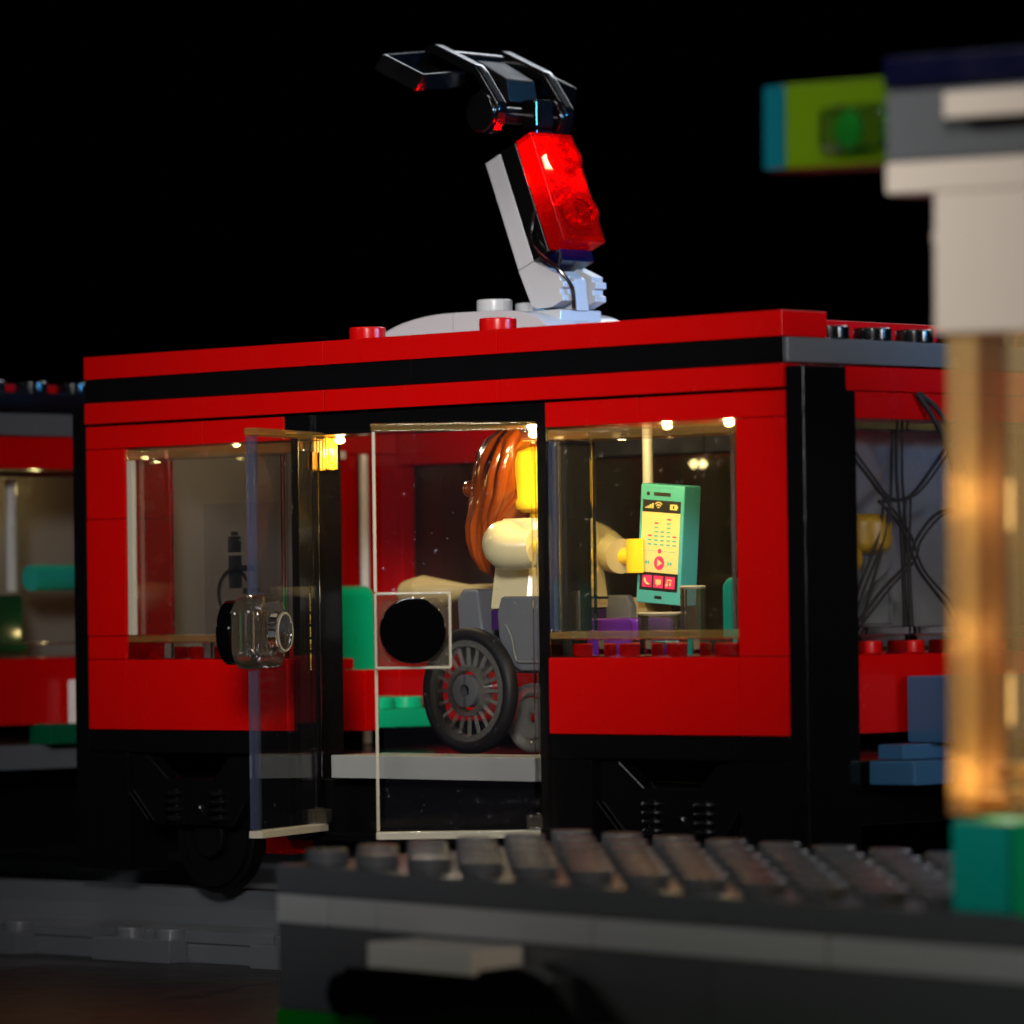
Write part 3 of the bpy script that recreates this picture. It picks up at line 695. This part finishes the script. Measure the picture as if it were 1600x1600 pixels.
m_ = MB(); c_hand(m_, (9.16, 4.22, 2.82), 0); fp(m_, 'hand')
m_ = MB(); m_.box(FX-.44, FX+.44, FY-.95, FY+.95, 1.62, 1.96, M['dpurple'], .03)
for s_ in (-1, 1):
    m_.box(FX+.3, FX+1.95, FY+s_*.5-.44, FY+s_*.5+.44, 1.2, 1.80, M['purple'], .08); m_.box(FX+1.2, FX+1.95, FY+s_*.5-.44, FY+s_*.5+.44, .75, 1.22, M['purple'], .08)
fp(m_, 'legs')

# phone
ph = empty('toy_phone', 'aqua toy smartphone with music player screen held in the yellow hand', 'phone', (9.69, 4.24, 3.0))
ph.rotation_euler = Euler((R(0), R(4.6), R(-1)), 'XYZ')
m_ = MB(); m_.box(-.50, .50, -.20, .20, -.985, .985, M['aqua'], .03); m_.build('case', ph)
def plate2(m_, x0, x1, z0, z1, mt, lay, b=0): m_.box(x0, x1, -.2-.003*lay, -.19, z0, z1, mt, b)
m_ = MB()
plate2(m_, -.43, .43, -.77, .72, M['ink'], 1); plate2(m_, -.43, .43, -.47, .52, M['screen'], 2)
plate2(m_, -.19, .19, .79, .85, M['ink'], 1); m_.cyl((-.32, -.204, .82), .035, .01, M['ink'], 'Y', 16, 0); m_.box(-.08, .08, -.203, -.19, -.90, -.85, M['ink'], 0)
for i in range(4): plate2(m_, -.37+i*.05, -.335+i*.05, .58, .60+.022*i, M['screen'], 2)
for r in (.04, .08, .12): m_.ring((-.07, -.207, .575), r, r-.02, .006, M['screen'], 'Y', 12, 225, 315)
plate2(m_, .19, .35, .575, .665, M['screen'], 2); plate2(m_, .26, .29, .595, .645, M['ink'], 3); plate2(m_, .352, .37, .60, .64, M['screen'], 2)
for c, top in enumerate((2, 5, 3, 6, 2)):
    xx = -.28+.14*c
    for k in range(top+1):
        zz = -.02+k*.07
        plate2(m_, xx, xx+.085, zz, zz+.026, M['pink'] if k == top and c != 2 else M['tealink'], 3)
plate2(m_, -.36, .36, -.118, -.110, M['tealink'], 3); m_.cyl((.0, -.210, -.114), .04, .012, M['pink'], 'Y', 20, 0)
m_.cyl((0, -.2095, -.31), .115, .012, M['pink'], 'Y', 32, 0)
m_.prism([(-.035, -.25), (-.035, -.37), (.07, -.31)], 'Y', -.2155, -.20, M['screen'], 0)
for x0 in (.19, .245): m_.prism([(x0, -.27), (x0, -.35), (x0+.05, -.31)], 'Y', -.209, -.20, M['tealink'], 0)
for x0 in (-.28, -.23): m_.prism([(x0, -.27), (x0, -.35), (x0-.05, -.31)], 'Y', -.209, -.20, M['tealink'], 0)
for i in range(3): m_.box(-.37+i*.26, -.15+i*.26, -.209, -.19, -.72, -.52, M['pink'], .0)
m_.tube([(-.31, -.214, -.57), (-.29, -.214, -.63), (-.23, -.214, -.67), (-.20, -.214, -.66)], .017, M['screen'], 8, 3)
m_.box(-.06, .06, -.213, -.20, -.66, -.58, M['screen'], 0); m_.prism([(-.03, -.66), (.03, -.66), (-.03, -.69)], 'Y', -.213, -.20, M['screen'], 0)
m_.box(.20, .215, -.213, -.20, -.66, -.58, M['screen'], 0); m_.box(.28, .295, -.213, -.20, -.65, -.57, M['screen'], 0); m_.box(.20, .295, -.213, -.20, -.585, -.565, M['screen'], 0)
m_.cyl((.195, -.213, -.66), .024, .012, M['screen'], 'Y', 14, 0); m_.cyl((.275, -.213, -.65), .024, .012, M['screen'], 'Y', 14, 0)
m_.build('screen', ph)

# wheelchair
wc = empty('wheelchair', 'dark grey toy wheelchair with clear spoked wheels standing in the open tram doorway', 'wheelchair', (7.24, 3.3, -.4))
def wp(mb, name, par=None):
    o = mb.build(name, wc if par is None else par)
    if par is None: off(o, wc)
    return o
mg = plastic('wheelchair_grey_plastic', (.085, .09, .095), .3)
def bigwheel(y, s_):
    m_ = MB(); cx, cz = 7.24, .63
    m_.ring((cx, y-.02, cz), .84, .74, .2, M['spoke'], 'Y', 64); m_.ring((cx, y-.03, cz), .42, .34, .2, M['spoke'], 'Y', 48); m_.ring((cx, y+.12, cz), .74, .42, .03, M['pane'], 'Y', 48)
    for i in range(20):
        a = 2*math.pi*i/20
        m_.tube([(cx+.41*math.cos(a), y+.06, cz+.41*math.sin(a)), (cx+.73*math.cos(a), y+.05, cz+.73*math.sin(a))], .032, M['spoke'], 8, 1)
    o = wp(m_, 'wheel')
    m2 = MB(); m2.torus((cx, y+.08, cz), .93, .12, M['black_matt'], 'Y', 96, 18, 1.15); m2.build('tyre', o)
    m3 = MB(); m3.ring((cx, y-.06, cz), .27, .11, .24, mg, 'Y', 40, 100, 260); m3.ring((cx, y-.06, cz), .27, .11, .24, mg, 'Y', 40, -80, 80); m3.cyl((cx, y+.1, cz), .24, .1, blk, 'Y'); m3.build('hub', o)
bigwheel(1.95, 1); bigwheel(4.62, -1)
m_ = MB()
m_.prism([(7.68, 1.9), (7.78, 2.18), (8.75, 2.18), (8.85, 2.0), (8.85, .95), (8.2, .95), (7.95, 1.1), (7.72, 1.5)], 'Y', 2.22, 2.40, mg, .05)
m_.tube([(7.92, 2.19, 1.72), (8.05, 2.19, 1.5), (8.14, 2.19, 1.16), (8.28, 2.19, 1.10), (8.7, 2.19, 1.10)], .02, mg, 8)
wp(m_, 'side_panel')
m_ = MB(); m_.prism([(7.68, 1.9), (7.78, 2.18), (8.75, 2.18), (8.85, 2.0), (8.85, .95), (8.2, .95), (7.95, 1.1), (7.72, 1.5)], 'Y', 4.2, 4.38, mg, .05)
wp(m_, 'side_panel')
m_ = MB(); m_.prism([(6.62, .95), (6.55, 2.15), (6.68, 2.32), (7.05, 2.30), (7.2, 1.3), (8.7, 1.2), (8.7, .9)], 'Y', 2.42, 4.18, mg, .06); wp(m_, 'seat_shell')
m_ = MB(); m_.torus((8.95, 2.75, .02), .34, .10, M['mgrey'], 'Y', 48, 12); m_.torus((8.95, 3.85, .02), .34, .10, M['mgrey'], 'Y', 48, 12); m_.box(8.7, 9.2, 2.6, 4.0, .3, .5, mg, .03); wp(m_, 'caster')
m_ = MB(); m_.torus((7.98, 2.75, .17), .47, .11, M['spoke'], 'Y', 64, 14); m_.ring((7.98, 2.70, .17), .34, .10, .1, M['spoke'], 'Y'); wp(m_, 'caster')
m_ = MB(); m_.box(9.2, 10.1, 2.4, 4.2, -.1, .1, mg, .03); wp(m_, 'footplate')
# tan rounded piece hung behind the chair
m_ = MB(); m_.tube([(4.05, 3.6, 2.14), (4.2, 3.6, 2.24), (4.6, 3.6, 2.26), (5.1, 3.6, 2.27), (5.7, 3.6, 2.30), (6.5, 3.6, 2.34)], [.05, .24, .31, .22, .10, .07], M['tan'], 24, 6)
tag(m_.build('tan_club'), 'smooth tan club-shaped piece lying level behind the wheelchair', 'toy piece')
m_ = MB(); m_.prism([(8.4, 1.78), (8.35, 2.14), (9.0, 2.14), (9.12, 1.78)], 'Y', 4.35, 5.0, M['tan'], .05)
tag(m_.build('tan_block'), 'tan block between the figure and the clear cups', 'toy brick')
for (x, y, r, z0, z1, lb) in ((10.72, 2.95, .40, 1.42, 1.86, 'wide clear round cup under the lower edge of the phone'), (11.35, 3.0, .21, 1.45, 2.28, 'tall narrow clear cup standing right of the phone')):
    m_ = MB(); m_.ring((x, y, z0), r, r-.06, z1-z0, M['knob'], 'Z', 40); m_.cyl((x, y, z0-.09), r*.9, .08, M['knob'], 'Z', 40, .02)
    m_.torus((x, y, z1), r-.03, .03, M['lit_edge'], 'Z', 48, 10); m_.torus((x, y, z0), r-.03, .04, M['clear'], 'Z', 48, 10)
    tag(m_.build('clear_cup'), lb, 'cup', 'clear cups under the phone')

# ------------------------------------------------------------ station platform in the foreground (sits very slightly tilted)
PO = Vector((14.4058, -9.0201, -1.54845)); yw, tx, ty = .0144845, .01263974, .02461032
PM = Matrix.Translation(PO) @ Matrix.Rotation(yw, 4, 'Z') @ Matrix.Rotation(ty, 4, 'Y') @ Matrix.Rotation(tx, 4, 'X')
st = empty('station_platform', 'blurred grey station platform with rows of studs on green base in the foreground', 'platform'); st.matrix_world = PM
dg = M['dgrey']
m_ = MB(); m_.box(0, 8, 0, 6, -.395, 0, dg, .02); m_.box(8.01, 20, 0, 6, -.395, 0, dg, .02)
for i in range(20):
    for j in range(6):
        if not (11.7 < i+.5 < 14 and j < 2): m_.stud(i+.5, j+.5, 0, dg)
m_.build('studded_top', st)
m_ = MB(); m_.box(.01, .99, .0, 6, -.8, -.40, lg, .02)
m_.box(1.03, 1.97, .02, 6, -.8, -.40, lg, .02); m_.box(2.02, 5.98, -.02, 6, -.8, -.40, lg, .02); m_.box(6.0, 9.98, -.01, 6, -.8, -.40, lg, .02); m_.box(10, 20, 0, 6, -.8, -.40, lg, .02)
m_.build('kerb_band', st)
m_ = MB()
for a, b in ((0.02, 2), (2, 8), (8, 14), (14, 20)): m_.box(a+G, b-G, .02, 6, -2.0, -.805, dg, .02)
m_.build('brick_base', st)
m_ = MB(); m_.box(0, 20, 0, 6, -2.4, -2.005, M['dgreen'], .02); m_.box(2.2, 20, -3.5, -.002, -2.4, -2.005, M['dgreen'], .02); m_.build('green_base', st)

bn = empty('bench', 'blurred black bench with white tile seat in front of the platform', 'bench'); bn.matrix_world = PM
m_ = MB(); m_.box(2.80, 4.76, -1.0, -.02, -1.18, -.84, M['white'], .03); m_.build('seat', bn)
m_ = MB(); m_.box(2.2, 5.6, -.9, -.1, -1.56, -1.19, blk, .1); m_.cyl((2.15, -.85, -1.6), .30, .75, blk, 'Y'); m_.prism([(2.3, -1.5), (5.4, -1.0), (6.0, -1.15), (6.6, -1.7), (6.7, -2.0), (3.2, -2.0), (2.6, -1.85)], 'Y', -.9, -.15, blk, .05)
m_.build('frame', bn)

pl = empty('station_column', 'blurred cream column with glowing amber lower half on a teal foot, right edge', 'column'); pl.matrix_world = PM
def pp(mb, name, **k): return mb.build(name, pl, **k)
m_ = MB(); m_.box(11.88, 12.80, .1, 1.1, 0, 1.14, M['teal'], .06); pp(m_, 'teal_foot')
m_ = MB(); m_.box(12.82, 13.8, .1, 1.1, 0, 1.16, M['green'], .04); pp(m_, 'green_foot')
m_ = MB()
m_.box(11.86, 12.34, .08, .2, 1.2, 7.1, M['torange'], .02); m_.box(11.86, 11.98, .2, 1.1, 1.2, 7.1, M['torange'], .02)
m_.box(12.80, 13.7, .08, .2, 1.2, 7.1, M['torange'], .02); m_.box(13.6, 13.7, .2, 1.1, 1.2, 7.1, M['torange'], .02)
m_.box(12.345, 12.795, .1, .16, 1.2, 7.1, pane_mat('smoky_amber_plastic', (.74, .58, .48), .05, .6, .3, (.8, .6, .4)), .01)
pp(m_, 'amber_tube')
m_ = MB()
for x, z in ((12.0, 1.22), (12.3, 1.25), (12.75, 1.35), (13.1, 1.22), (12.65, 1.65)): m_.cyl((x, .4, z), .20, .18, M['glowstud'])
pp(m_, 'amber_studs')
m_ = MB(); m_.box(11.72, 13.8, 0, 1.6, 7.1, 8.84, M['cream'], .05); m_.ball((11.68, .3, 8.3), .14, .2, .16, M['cream']); pp(m_, 'cream_shaft')
m_ = MB(); m_.box(10.96, 15, -.0, 2, 8.84, 9.24, M['cream'], .05); m_.box(10.98, 15, 0, 2, 9.245, 10.12, plastic('stone_grey_plastic', (.105, .108, .112)), .04); m_.box(12.2, 15, -.4, -.01, 9.70, 10.03, M['cream'], .04); pp(m_, 'capital')
m_ = MB(); m_.box(11.02, 15, -.1, 2, 10.15, 10.54, M['navy'], .04); pp(m_, 'navy_top')
m_ = MB(); m_.box(9.08, 10.94, .3, 1.2, 9.26, 10.34, M['lime'], .04); pp(m_, 'lime_arm')
m_ = MB(); m_.box(8.72, 9.06, .3, 1.2, 9.26, 10.33, M['dteal'], .03); pp(m_, 'turquoise_cap')
m_ = MB(); m_.box(9.85, 10.93, .0, .29, 9.42, 10.0, M['clear'], .12); m_.cyl((10.3, .12, 9.7), .22, .1, M['dgreen'], 'Y'); pp(m_, 'clear_lens')
for x, z, pw in ((12.2, 1.62, 42), (12.2, 3.4, 20), (12.2, 5.1, 30), (13.2, 2.6, 26), (13.2, 5.0, 26)):
    lamp('column_lamp', PM @ Vector((x, .66, z)), pw, (1, .84, .50), .34)
bpy.context.view_layer.update()
